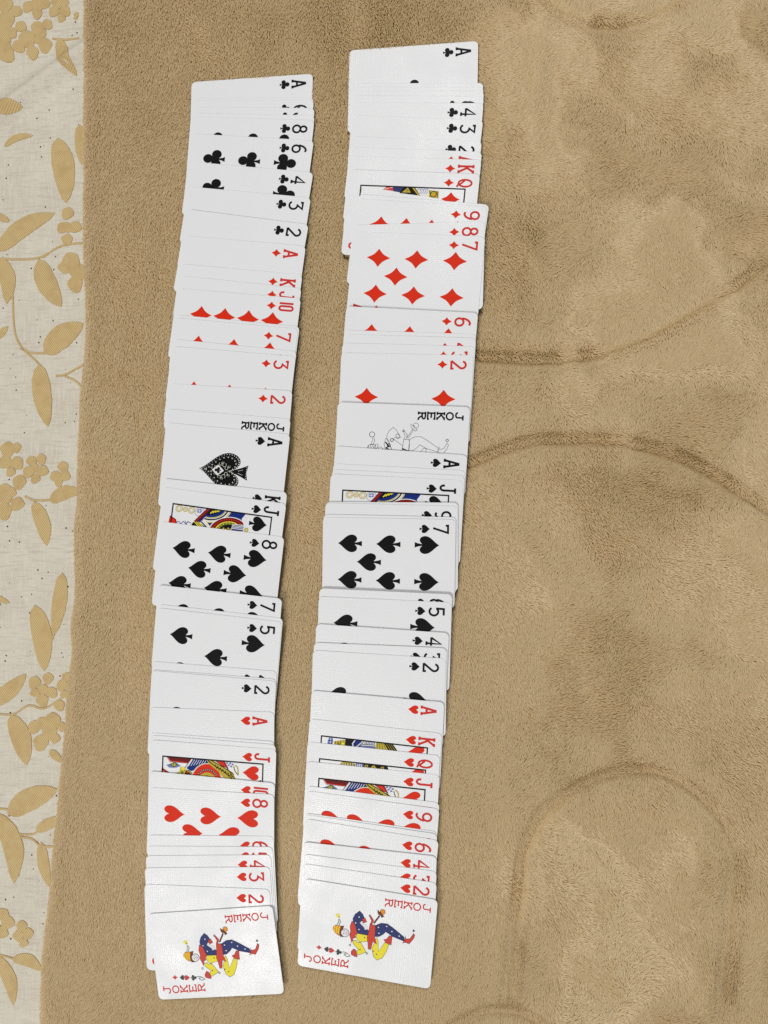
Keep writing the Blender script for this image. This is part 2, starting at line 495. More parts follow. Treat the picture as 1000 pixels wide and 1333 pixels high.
class Print:
    """flat ink shapes, millimetres in card axes (right, up); stacked a few microns apart"""
    def __init__(self):
        self.v, self.f, self.m, self.mats, self.n = [], [], [], [], 0

    def poly(self, pts, col):
        if col not in self.mats: self.mats.append(col)
        z = 0.030 + 0.0012 * self.n
        self.n += 1
        b_ = len(self.v)
        # card axes -> local axes: card top is local +X, card right is local -Y
        self.v += [(gy * MM, -gx * MM, z * MM) for gx, gy in pts]
        self.f.append(tuple(range(b_ + len(pts) - 1, b_ - 1, -1)) if area2(pts) > 0 else tuple(range(b_, b_ + len(pts))))
        self.m.append(self.mats.index(col))

    def stroke(self, pts, w, col, closed=False):
        p = np.array(pts, float)
        if closed: p = np.vstack([p, p[:1]])
        L, R = [], []
        for i in range(len(p)):
            if closed:
                a = p[i - 1] if i > 0 else p[-2]; b_ = p[i + 1] if i < len(p) - 1 else p[1]
            else:
                a, b_ = p[max(i - 1, 0)], p[min(i + 1, len(p) - 1)]
            t1 = p[i] - a; t2 = b_ - p[i]
            t1 = t1 / (np.hypot(*t1) or 1); t2 = t2 / (np.hypot(*t2) or 1)
            t = t1 + t2; t = t / (np.hypot(*t) or 1)
            n = np.array([-t[1], t[0]])
            ref = t2 if np.hypot(*t2) > 0.5 else t1
            k = min(1.6, 1 / max(0.5, abs(ref @ t)))
            L.append(p[i] + n * w / 2 * k); R.append(p[i] - n * w / 2 * k)
        if col not in self.mats: self.mats.append(col)
        z = 0.030 + 0.0012 * self.n
        self.n += 1
        b_ = len(self.v)
        for q in L + R: self.v.append((q[1] * MM, -q[0] * MM, z * MM))
        n = len(L)
        for i in range(n - 1):
            self.f.append((b_ + i, b_ + i + 1, b_ + n + i + 1, b_ + n + i)); self.m.append(self.mats.index(col))

    def disc(self, x, y, r, col, ry=None, n=14):
        ry = ry or r
        self.poly([(x + r * math.cos(t), y + ry * math.sin(t)) for t in np.linspace(0, 2 * math.pi, n + 1)[:-1]], col)

    def ring(self, x, y, r, w, col, ry=None, n=18):
        ry = ry or r
        self.stroke([(x + r * math.cos(t), y + ry * math.sin(t)) for t in np.linspace(0, 2 * math.pi, n + 1)[:-1]], w, col, True)

    def mesh(self, name):
        me = bpy.data.meshes.new(name)
        me.from_pydata(self.v, [], self.f)
        for c_ in self.mats: me.materials.append(M[c_])
        me.polygons.foreach_set('material_index', self.m)
        me.update()
        # every ink face looks up
        bm = bmesh.new(); bm.from_mesh(me)
        for f in bm.faces:
            if f.normal.z < 0: f.normal_flip()
        bm.to_mesh(me); bm.free()
        return me


def area2(p):
    return sum(p[i][0] * p[(i + 1) % len(p)][1] - p[(i + 1) % len(p)][0] * p[i][1] for i in range(len(p)))


def arc(cx, cy, rx, ry, a0, a1, n=14):
    return [(cx + rx * math.cos(math.radians(a)), cy + ry * math.sin(math.radians(a))) for a in np.linspace(a0, a1, n)]


def heart_pts(n=40, inv=False):
    pts = []
    for t in np.linspace(0, 2 * math.pi, n + 1)[:-1]:
        x = math.copysign(abs(math.sin(t)) ** 2.6, math.sin(t))
        y = (13 * math.cos(t) - 5 * math.cos(2 * t) - 2 * math.cos(3 * t) - math.cos(4 * t)) / 17
        pts.append((x * 0.5, y))
    ymax, ymin = max(p[1] for p in pts), min(p[1] for p in pts)
    out = [(x, (y - ymin) / (ymax - ymin) - 0.5) for x, y in pts]
    return [(x, -y) for x, y in out] if inv else out


def suit_polys(s):
    """outlines inside a unit-high box"""
    if s == 'hearts':
        return [[(x * 0.82, y) for x, y in heart_pts()]], 1.0
    if s == 'diamonds':
        out = []
        for (ax, ay), (bx, by) in (((0, .5), (.39, 0)), ((.39, 0), (0, -.5)), ((0, -.5), (-.39, 0)), ((-.39, 0), (0, .5))):
            for t in np.linspace(0, 1, 7)[:-1]:
                k = 1 - 0.20 * math.sin(math.pi * t)
                out.append(((ax + (bx - ax) * t) * k, (ay + (by - ay) * t) * k))
        return [out], 1.0
    if s == 'spades':
        body = [(x * 0.80, y * 0.80 + 0.10) for x, y in heart_pts(inv=True)]
        st = [(-.035, .0), (-.045, -.24), (-.075, -.38), (-.125, -.5), (.125, -.5), (.075, -.38), (.045, -.24), (.035, .0)]
        return [body, st], 1.0
    r = 0.228
    cl = [[(x + r * math.cos(t), y + r * math.sin(t)) for t in np.linspace(0, 2 * math.pi, 21)[:-1]] for x, y in ((0, .285), (-.235, -.10), (.235, -.10))]
    cl.append([(-.12, .1), (-.16, -.05), (0, -.14), (.16, -.05), (.12, .1)])
    cl.append([(-.035, .0), (-.04, -.22), (-.07, -.38), (-.13, -.5), (.13, -.5), (.07, -.38), (.04, -.22), (.035, .0)])
    return cl, 1.0


def put_suit(P, s, x, y, h, flip=False, col=None, wscale=1.0):
    col = col or ('red' if s in ('hearts', 'diamonds') else 'black')
    for poly in suit_polys(s)[0]:
        P.poly([(x + (-px if flip else px) * h * wscale, y + (-py if flip else py) * h) for px, py in poly], col)


G = {}
G['2'] = [arc(0, 2.35, 2.5, 2.4, 168, -35) + [(-2.7, -4.55)], [(-2.9, -4.6), (2.8, -4.6), (2.8, -3.0)]]
G['3'] = [[(-2.6, 3.2), (-2.6, 4.65), (2.3, 4.65), (-0.35, 1.05)] + arc(-0.1, -1.85, 2.85, 2.85, 88, -150, 16)]
G['4'] = [[(1.25, -4.7), (1.25, 4.6), (-2.95, -1.75)], [(-3.2, -1.75), (2.9, -1.75)], [(-0.1, -4.75), (2.6, -4.75)]]
G['5'] = [[(2.5, 4.65), (-2.1, 4.65), (-2.3, 0.35)] + arc(-0.05, -1.75, 2.85, 2.85, 135, -148, 16)]
G['6'] = [arc(0, -2.1, 2.65, 2.7, 165, 525, 22), [(2.1, 4.2)] + arc(1.2, -0.6, 3.85, 5.5, 95, 178, 10)]
G['7'] = [[(-2.6, 3.1), (-2.6, 4.65), (2.55, 4.65), (-0.75, -5.0)]]
G['8'] = [arc(0, 2.55, 2.15, 2.2, 90, 450, 20), arc(0, -2.25, 2.75, 2.65, 90, 450, 22)]
G['9'] = [[(-x, -y) for x, y in s] for s in G['6']]
G['10'] = [[(-2.4, -4.9), (-2.4, 4.9)], arc(1.25, 3.0, 1.55, 1.7, 180, 0, 9) + arc(1.25, -3.0, 1.55, 1.7, 0, -180, 9) + [(-0.3, 3.0)]]
G['A'] = [[(-2.35, -4.6), (-0.25, 4.8)], [(0.05, 4.9), (2.35, -4.6)], [(-1.6, -1.6), (1.6, -1.6)], [(-3.45, -4.8), (-1.2, -4.8)], [(1.2, -4.8), (3.45, -4.8)]]
G['J'] = [[(0.9, 4.7), (0.9, -2.5)] + arc(-0.9, -2.6, 1.8, 2.2, -10, -175, 10) + [(-2.5, -2.0)], [(-1.0, 4.75), (2.9, 4.75)]]
G['Q'] = [arc(0, 0.35, 2.55, 4.35, 90, 450, 26), [(-3.1, 0.3), (-1.6, -0.4), (0.2, -2.2), (1.6, -4.4), (3.0, -4.9)]]
G['K'] = [[(-1.9, -4.7), (-1.9, 4.7)], [(-1.9, -0.9), (2.1, 4.7)], [(-0.7, 0.7), (2.2, -4.7)], [(-3.1, -4.8), (-0.6, -4.8)], [(-3.1, 4.8), (-0.6, 4.8)],
          [(1.0, -4.8), (3.3, -4.8)], [(0.9, 4.8), (3.2, 4.8)]]
G['O'] = [arc(0, 0, 2.7, 4.5, 90, 450, 22)]
G['E'] = [[(-1.9, -4.6), (-1.9, 4.6)], [(-3.0, 4.7), (2.6, 4.7), (2.6, 2.9)], [(-3.0, -4.7), (2.8, -4.7), (2.8, -2.8)], [(-1.9, 0), (1.2, 0)], [(1.2, 1.1), (1.2, -1.1)]]
G['R'] = [[(-1.9, -4.6), (-1.9, 4.6)], [(-3.0, 4.7), (0.3, 4.7)] + arc(0.3, 2.5, 2.2, 2.2, 88, -90, 10) + [(-1.9, 0.2)], [(-3.0, -4.7), (-0.7, -4.7)],
          [(0.2, 0.2), (1.4, -3.0), (2.2, -4.6), (3.6, -4.8)]]
THICK = dict(A=1.42, K=1.42, J=1.4, Q=1.25)


def put_glyph(P, ch, x, y, sx, sy, w, col, flip=False):
    k = -1 if flip else 1
    for s in G[ch]:
        P.stroke([(x + k * gx * sx, y + k * gy * sy) for gx, gy in s], w, col)


_idx = {}


def index_mesh(rank, suit):
    if (rank, suit) not in _idx:
        P = Print()
        red = suit in ('hearts', 'diamonds')
        put_glyph(P, rank, -W2 + 6.4, H2 - 9.5, 0.90, 1.0, THICK.get(rank, 1.36), 'redtext' if red else 'black')
        put_suit(P, suit, -W2 + 6.4, H2 - 19.9, 6.9, wscale=0.99 if suit in ('clubs', 'hearts', 'spades') else 1.0)
        _idx[(rank, suit)] = P.mesh('corner_index')
    return _idx[(rank, suit)]


_pip = {}


def pip_mesh(suit):
    if suit not in _pip:
        P = Print()
        put_suit(P, suit, 0, 0, {'hearts': 14.6, 'diamonds': 15.9, 'spades': 16.2, 'clubs': 15.6}[suit],
                 wscale={'hearts': 0.95, 'diamonds': 0.98, 'spades': 0.90, 'clubs': 0.88}[suit])
        _pip[suit] = P.mesh('pip')
    return _pip[suit]


A, B, D = 12.0, 25.5, 8.5
LAYOUT = {'A': [(0, 0)], '2': [(0, B), (0, -B)], '3': [(0, B), (0, 0), (0, -B)], '4': [(-A, B), (A, B), (-A, -B), (A, -B)]}
LAYOUT['5'] = LAYOUT['4'] + [(0, 0)]
LAYOUT['6'] = LAYOUT['4'] + [(-A, 0), (A, 0)]
LAYOUT['7'] = LAYOUT['6'] + [(0, -B / 2)]
LAYOUT['8'] = LAYOUT['6'] + [(0, -B / 2), (0, B / 2)]
LAYOUT['9'] = [(sx * A, sy) for sx in (-1, 1) for sy in (B, D, -D, -B)] + [(0, 0)]
LAYOUT['10'] = [(sx * A, sy) for sx in (-1, 1) for sy in (B, D, -D, -B)] + [(0, -17), (0, 17)]


# ---- court pictures, drawn over the strips that the photograph shows; zoomed photograph coordinates
def court_map(u0, v0, u1, v1, vs):
    slope = (v1 - v0) / (u1 - u0); ks = 70.0 / (u1 - u0)

    def f(p):
        du, dv = p[0] - u0, p[1] - v0
        return (-18.5 + (dv - slope * du) * vs, -35 + du * ks)       # card axes (right, up)
    return f


class Art(Print):
    def __init__(self, f=None):
        super().__init__(); self.fm = f or (lambda p: p)

    def P(self, pts, col): self.poly([self.fm(p) for p in pts], col)
    def S(self, pts, w, col, closed=False): self.stroke([self.fm(p) for p in pts], w, col, closed)

    def R(self, u, v, r, w, col, rv=None):
        self.S([(u + r * math.cos(t), v + (rv or r) * math.sin(t)) for t in np.linspace(0, 2 * math.pi, 15)[:-1]], w, col, True)

    def C(self, u, v, r, col, rv=None):
        self.P([(u + r * math.cos(t), v + (rv or r) * math.sin(t)) for t in np.linspace(0, 2 * math.pi, 13)[:-1]], col)

    def band(self, pts, n, w, col):
        """n short ticks across a curve"""
        p = np.array(smooth(pts, 8)); L = np.concatenate([[0], np.cumsum(np.hypot(*np.diff(p, axis=0).T))])
        for s in np.linspace(0, L[-1], n + 2)[1:-1]:
            i = min(np.searchsorted(L, s), len(p) - 1); t = p[i] - p[i - 1]; t = t / np.hypot(*t); nn = np.array([-t[1], t[0]])
            self.S([tuple(p[i] - nn * w), tuple(p[i] + nn * w)], 0.42, col)


def court_frame(P):
    P.stroke([(-18.5, -35), (18.5, -35), (18.5, 35), (-18.5, 35)], 0.88, 'black', True)


def earc(u, v, ru, rv, a0, a1, n=12):
    return [(u + ru * math.cos(math.radians(a)), v + rv * math.sin(math.radians(a))) for a in np.linspace(a0, a1, n)]


def jack_spades():
    a = Art(court_map(78, 72, 975, 198, 0.0725))
    for u in (138, 195, 252):
        a.R(u, 118 + (u - 138) * 0.14, 30 if u != 195 else 20, 0.55, 'gold'); a.R(u, 118 + (u - 138) * 0.14, 17 if u != 195 else 8, 0.4, 'gold')
    a.R(325, 148, 40, 0.28, 'lilac'); a.C(325, 140, 26, 'lilac', 20); a.S([(302, 140), (348, 140)], 0.4, 'white'); a.S([(325, 124), (325, 156)], 0.4, 'white')
    a.P([(62, 188), (118, 222), (128, 250), (120, 330), (45, 330)], 'red'); a.S([(62, 188), (118, 222), (128, 250), (120, 330)], 0.7, 'darkred')
    a.S(smooth([(128, 250), (150, 240), (170, 262), (190, 240), (215, 262), (235, 245), (265, 258)], 4), 0.45, 'blue')
    a.S([(205, 232), (225, 272)], 0.4, 'blue'); a.S([(235, 236), (215, 268)], 0.4, 'blue')
    a.P([(395, 116), (575, 141), (745, 166), (735, 330), (430, 320), (270, 262)], 'blue')
    a.P([(392, 114), (430, 120), (318, 246), (285, 236)], 'darkred'); a.S([(430, 120), (318, 246)], 0.35, 'black'); a.S([(412, 117), (300, 242)], 0.3, 'red')
    a.P([(436, 122), (520, 133), (478, 168), (410, 180), (392, 172)], 'black')
    for k in range(4): a.S([(425 + k * 22, 165 - k * 6), (450 + k * 20, 140 - k * 2)], 0.7, 'yellow')
    a.P(earc(440, 118, 128, 92, 12, 118) + earc(440, 118, 165, 125, 118, 12), 'white')
    a.P(earc(440, 118, 136, 98, 14, 116) + earc(440, 118, 150, 111, 116, 14), 'black')
    a.S(earc(440, 118, 172, 130, 14, 110), 0.5, 'yellow'); a.S(earc(440, 118, 122, 86, 14, 116), 0.4, 'yellow')
    a.P([(290, 236), (345, 250), (420, 310), (270, 290), (270, 262)], 'black')
    for k in range(3): a.S([(288 + k * 20, 240 + k * 2), (340 + k * 18, 292)], 0.55, 'yellow')
    a.P([(350, 236), (385, 222), (450, 300), (420, 306), (345, 256)], 'white'); a.S([(352, 240), (410, 296)], 0.9, 'blue'); a.S([(378, 238), (430, 290)], 0.5, 'yellow')
    a.P(earc(600, 330, 175, 135, 180, 330), 'white'); a.P(earc(600, 330, 166, 128, 180, 332), 'darkred')
    for t in range(190, 330, 9): a.C(600 + 142 * math.cos(math.radians(t)), 330 + 110 * math.sin(math.radians(t)), 6, 'red')
    a.P(earc(600, 330, 118, 92, 180, 330), 'yellow'); a.P(earc(600, 330, 108, 84, 180, 330), 'green')
    a.P(earc(600, 330, 82, 62, 180, 330), 'black')
    for t in range(195, 330, 16): a.C(600 + 95 * math.cos(math.radians(t)), 330 + 73 * math.sin(math.radians(t)), 7, 'gold')
    for k in range(4): a.C(560 + k * 22, 305 + (k % 2) * 10, 9, 'gold')
    a.P([(640, 262), (745, 272), (738, 325), (628, 312)], 'white')
    for k in range(4): a.S([(642 - k * 3, 270 + k * 13), (738, 282 + k * 13)], 0.5, 'blue')
    a.P([(745, 166), (760, 168), (752, 300), (738, 272), (712, 215)], 'white')
    a.C(765, 318, 20, 'gold', 22); a.C(765, 318, 9, 'pale')
    x, y = a.fm((862, 262)); put_suit(a, 'spades', x, y, 12.5)
    return a


def jack_hearts():
    a = Art(court_map(60, 52, 958, 132, 0.0751))
    a.P([(105, 60), (318, 76), (300, 112), (130, 94)], 'darkred'); a.S([(105, 62), (130, 96), (300, 114)], 0.5, 'red'); a.S([(98, 62), (124, 102), (290, 118)], 0.3, 'black')
    a.P([(94, 132), (135, 118), (170, 102), (195, 120), (226, 142), (180, 158), (120, 156)], 'lilac'); a.P([(125, 128), (165, 104), (200, 130), (160, 156)], 'green'); a.C(162, 130, 18, 'gold', 14)
    a.S([(160, 104), (158, 158)], 0.35, 'grey')
    a.P([(52, 152), (132, 205), (120, 260), (45, 250)], 'darkred'); a.P([(54, 178), (98, 206), (90, 250), (48, 240)], 'pale'); a.S([(56, 170), (104, 205)], 0.8, 'red')
    a.P([(155, 212), (215, 190), (222, 150), (262, 150), (275, 190), (255, 235), (150, 228)], 'gold'); a.C(245, 165, 16, 'yellow'); a.C(240, 200, 12, 'green'); a.S([(150, 218), (215, 206)], 0.5, 'green')
    a.P([(326, 78), (480, 92), (470, 130), (380, 170), (320, 190), (272, 160)], 'blue')
    for k in range(7): a.S([(330 + k * 20, 84 + k * 2), (292 + k * 24, 146 - k * 4)], 0.34, 'white')
    a.S([(326, 78), (272, 160)], 0.9, 'white'); a.S([(318, 78), (264, 158)], 0.4, 'black')
    a.P([(255, 235), (275, 175), (300, 180), (330, 205), (365, 215), (365, 250), (250, 250)], 'black'); a.S(smooth([(278, 180), (310, 200), (325, 215), (360, 220), (370, 245)], 4), 0.6, 'gold')
    for q in ((285, 200), (300, 222), (270, 225), (335, 235)): a.C(*q, 8, 'red')
    a.P(earc(455, 290, 145, 172, 190, 350), 'pale'); a.P(earc(458, 292, 136, 166, 190, 355), 'red'); a.P([(540, 240), (640, 270), (600, 290), (520, 285)], 'red')
    a.S(earc(462, 275, 95, 98, 190, 335), 1.1, 'black')
    for t in range(198, 336, 11): a.C(462 + 95 * math.cos(math.radians(t)), 275 + 98 * math.sin(math.radians(t)), 4, 'white')
    a.P(earc(462, 290, 88, 88, 180, 340), 'gold'); a.P(earc(462, 295, 70, 66, 180, 345), 'black')
    for k in range(5): a.P([(410 + k * 26, 250), (424 + k * 26, 226), (436 + k * 26, 252)], 'gold')
    a.P([(455, 92), (520, 98), (600, 150), (690, 200), (725, 270), (620, 262), (560, 190), (520, 160), (485, 130)], 'gold')
    a.S(smooth([(470, 96), (540, 150), (600, 185), (690, 262)], 5), 0.6, 'black'); a.S([(500, 96), (610, 158), (705, 222)], 0.5, 'black')
    for k in range(7): a.S([(535 + k * 23, 128 + k * 15), (548 + k * 23, 168 + k * 13), (560 + k * 23, 148 + k * 15)], 0.5, 'black')
    a.P([(535, 100), (620, 108), (655, 170), (600, 150)], 'darkred'); a.P([(548, 104), (606, 108), (640, 158), (600, 142)], 'red')
    a.P([(622, 108), (712, 116), (692, 165), (655, 165)], 'white')
    for q in ((640, 118), (668, 122), (690, 132), (655, 138), (678, 150)): a.C(*q, 10, 'lilac', 8)
    a.S(smooth([(712, 140), (735, 165), (742, 225)], 5), 0.8, 'gold'); a.S(smooth([(700, 150), (712, 190), (742, 230)], 5), 0.6, 'green')
    a.S([(640, 165), (725, 275)], 0.5, 'black')
    x, y = a.fm((850, 210)); put_suit(a, 'hearts', x, y, 11.3, )
    a.P([(905, 290), (945, 272), (948, 300)], 'black')
    return a


def king_hearts():
    a = Art(court_map(85, 82, 970, 187, 0.0746))
    a.P([(150, 95), (180, 95), (185, 130), (180, 200), (135, 200), (140, 130)], 'lilac'); a.S([(165, 95), (160, 200)], 0.4, 'white'); a.S([(145, 122), (184, 126)], 0.5, 'blue'); a.S([(140, 150), (184, 152)], 0.5, 'blue')
    a.P([(192, 130), (285, 115), (290, 200), (200, 200)], 'gold')
    for k in range(4): a.S([(206 + k * 22, 132), (200 + k * 22, 172)], 0.4, 'black')
    a.C(270, 150, 12, 'yellow'); a.C(232, 155, 10, 'green')
    a.P([(288, 106), (370, 116), (345, 240), (285, 220)], 'black'); a.P([(360, 114), (540, 136), (540, 240), (340, 240)], 'blue'); a.S([(370, 120), (350, 150), (362, 200)], 0.7, 'white')
    a.S([(438, 128), (385, 180), (375, 230)], 0.8, 'pale'); a.P([(450, 128), (545, 138), (545, 162), (430, 152)], 'white')
    for k in range(7): a.S([(456 + k * 13, 130 + k), (452 + k * 13, 156 + k)], 0.45, 'blue')
    a.P([(425, 158), (545, 166), (545, 176), (420, 168)], 'pale'); a.P([(415, 172), (545, 182), (545, 240), (405, 240)], 'lilac'); a.S([(420, 184), (545, 194)], 0.4, 'darkred')
    a.P([(545, 137), (680, 153), (730, 235), (545, 230)], 'gold')
    for k in range(5): a.S([(560 + k * 16, 140 + k * 2), (552 + k * 30, 232)], 0.4, 'green')
    for k in range(4): a.S([(620 + k * 19, 148 + k * 2), (672 + k * 20, 232)], 1.0, 'black')
    x, y = a.fm((876, 232)); put_suit(a, 'hearts', x, y, 11.3)
    return a


def queen_hearts():
    a = Art(court_map(67, 280, 957, 380, 0.0746))
    a.P([(240, 330), (262, 305), (320, 312), (380, 330), (390, 400), (240, 400)], 'gold')
    for k in range(6): a.S([(256 + k * 20, 318 + k), (270 + k * 20, 345 + k * 2)], 0.5, 'black'); a.C(264 + k * 22, 326 + k * 3, 6, 'pale')
    a.P([(375, 318), (440, 326), (440, 420), (380, 420)], 'lilac')
    for k in range(3): a.S([(388 + k * 16, 326), (398 + k * 14, 356)], 0.5, 'white')
    a.P([(440, 324), (640, 346), (670, 420), (440, 420)], 'black')
    for q in ((465, 345), (525, 352), (600, 362)): a.C(*q, 15, 'gold', 12); a.C(*q, 7, 'black', 6)
    a.S([(490, 372), (525, 345), (560, 376)], 0.6, 'gold')
    x, y = a.fm((876, 428)); put_suit(a, 'hearts', x, y, 11.3)
    return a


def queen_diamonds():
    a = Art(court_map(50, 65, 970, 102, 0.0746))
    a.S([(60, 95), (50, 150), (42, 210)], 0.5, 'gold')
    a.P([(285, 74), (340, 76), (350, 118), (250, 104)], 'jred'); a.S([(265, 100), (335, 84)], 0.4, 'white'); a.S([(295, 78), (330, 112)], 0.5, 'red')
    a.P([(335, 76), (440, 80), (420, 132), (345, 120)], 'navy')
    a.P([(430, 80), (530, 84), (590, 160), (400, 136)], 'black'); a.P([(470, 86), (500, 132), (420, 130)], 'gold'); a.C(468, 112, 9, 'black'); a.C(468, 112, 5, 'gold')
    a.S([(515, 88), (575, 158)], 1.0, 'gold')
    a.P([(540, 90), (650, 96), (650, 170), (585, 160)], 'white')
    for k in range(4): a.S(smooth([(556 + k * 26, 110), (572 + k * 24, 98), (590 + k * 20, 122), (574 + k * 20, 142)], 4), 0.32, 'lilac')
    a.P([(660, 110), (745, 120), (745, 185), (660, 172)], 'gold'); a.R(700, 146, 26, 0.5, 'black'); a.C(708, 152, 12, 'orange')
    a.S([(662, 112), (680, 168)], 0.4, 'black'); a.S([(728, 120), (745, 180)], 0.4, 'black')
    x, y = a.fm((852, 192)); put_suit(a, 'diamonds', x, y, 12.4)
    return a


def plain_court(suit):
    a = Art()
    a.poly([(-16, -26), (16, -26), (16, 26), (-16, 26)], 'gold'); a.poly([(-12, -26), (4, -26), (12, 26), (-4, 26)], 'blue'); a.poly([(-6, -26), (-2, -26), (6, 26), (2, 26)], 'red')
    put_suit(a, suit, -12, 27, 12.0)
    return a


_court = {}


def court_mesh(rank, suit):
    if (rank, suit) not in _court:
        fn = {('J', 'spades'): jack_spades, ('J', 'hearts'): jack_hearts, ('K', 'hearts'): king_hearts, ('Q', 'hearts'): queen_hearts, ('Q', 'diamonds'): queen_diamonds}.get((rank, suit))
        a = fn() if fn else plain_court(suit)
        fr = Print(); fr.n = a.n + 1; court_frame(fr)
        _court[(rank, suit)] = (a.mesh('court_picture'), fr.mesh('border_line'))
    return _court[(rank, suit)]


def ornate_spade():
    P = Print()
    hp = heart_pts(60, inv=True)

    def sp(k, col, dy=0.0):
        P.poly([(x * 24.6 * k, (y * 29.0 + 2.9) * k + dy + 0.3 * (1 - k)) for x, y in hp], col)
    P.poly([(-0.9, -4), (-1.5, -8.6), (-3.0, -12.6), (-5.1, -17.4), (0, -16.5), (5.1, -17.4), (3.0, -12.6), (1.5, -8.6), (0.9, -4)], 'black')
    sp(1.0, 'black')
    for i in range(2, 58):
        x, y = hp[i]
        P.disc(x * 24.6 * 0.92, (y * 29.0 + 2.9) * 0.92, 0.22 + 0.30 * max(0, -y + 0.05), 'white', n=7)
    sp(0.82, 'grey')
    sp(0.79, 'black', 0.1)
    for i in range(1, 60, 2):
        x, y = hp[i]
        P.disc(x * 24.6 * 0.755, (y * 29.0 + 2.9) * 0.745 + 0.1, 0.42, 'pale', n=7)
    sp(0.70, 'black', 0.2)
    for s in (-1, 1):
        for (x, y, r) in ((3.9, -0.6, 1.3), (2.0, -2.2, 1.1), (4.4, 2.3, 1.0), (5.4, 0.6, 0.7), (2.6, 5.6, 0.6), (1.4, 8.4, 0.5), (3.0, -4.0, 0.7)):
            P.stroke(arc(s * x, y, r, r, 40 if s > 0 else 140, 330 if s > 0 else -150, 10), 0.27, 'pale')
    P.poly([(0, 8.0), (3.7, 3.7), (0, -0.6), (-3.7, 3.7)], 'white')
    put_suit(P, 'clubs', 0, 3.7, 4.6)
    for k in range(6):
        P.disc(-3.6 + k * 1.45, -16.4, 0.3, 'white', n=6)
    for k in range(4):
        P.disc(-1.7 + k * 0.3, -13.6 + k * 0.9, 0.25, 'white', n=6); P.disc(1.7 - k * 0.3, -13.6 + k * 0.9, 0.25, 'white', n=6)
    return P.mesh('ornate_spade')


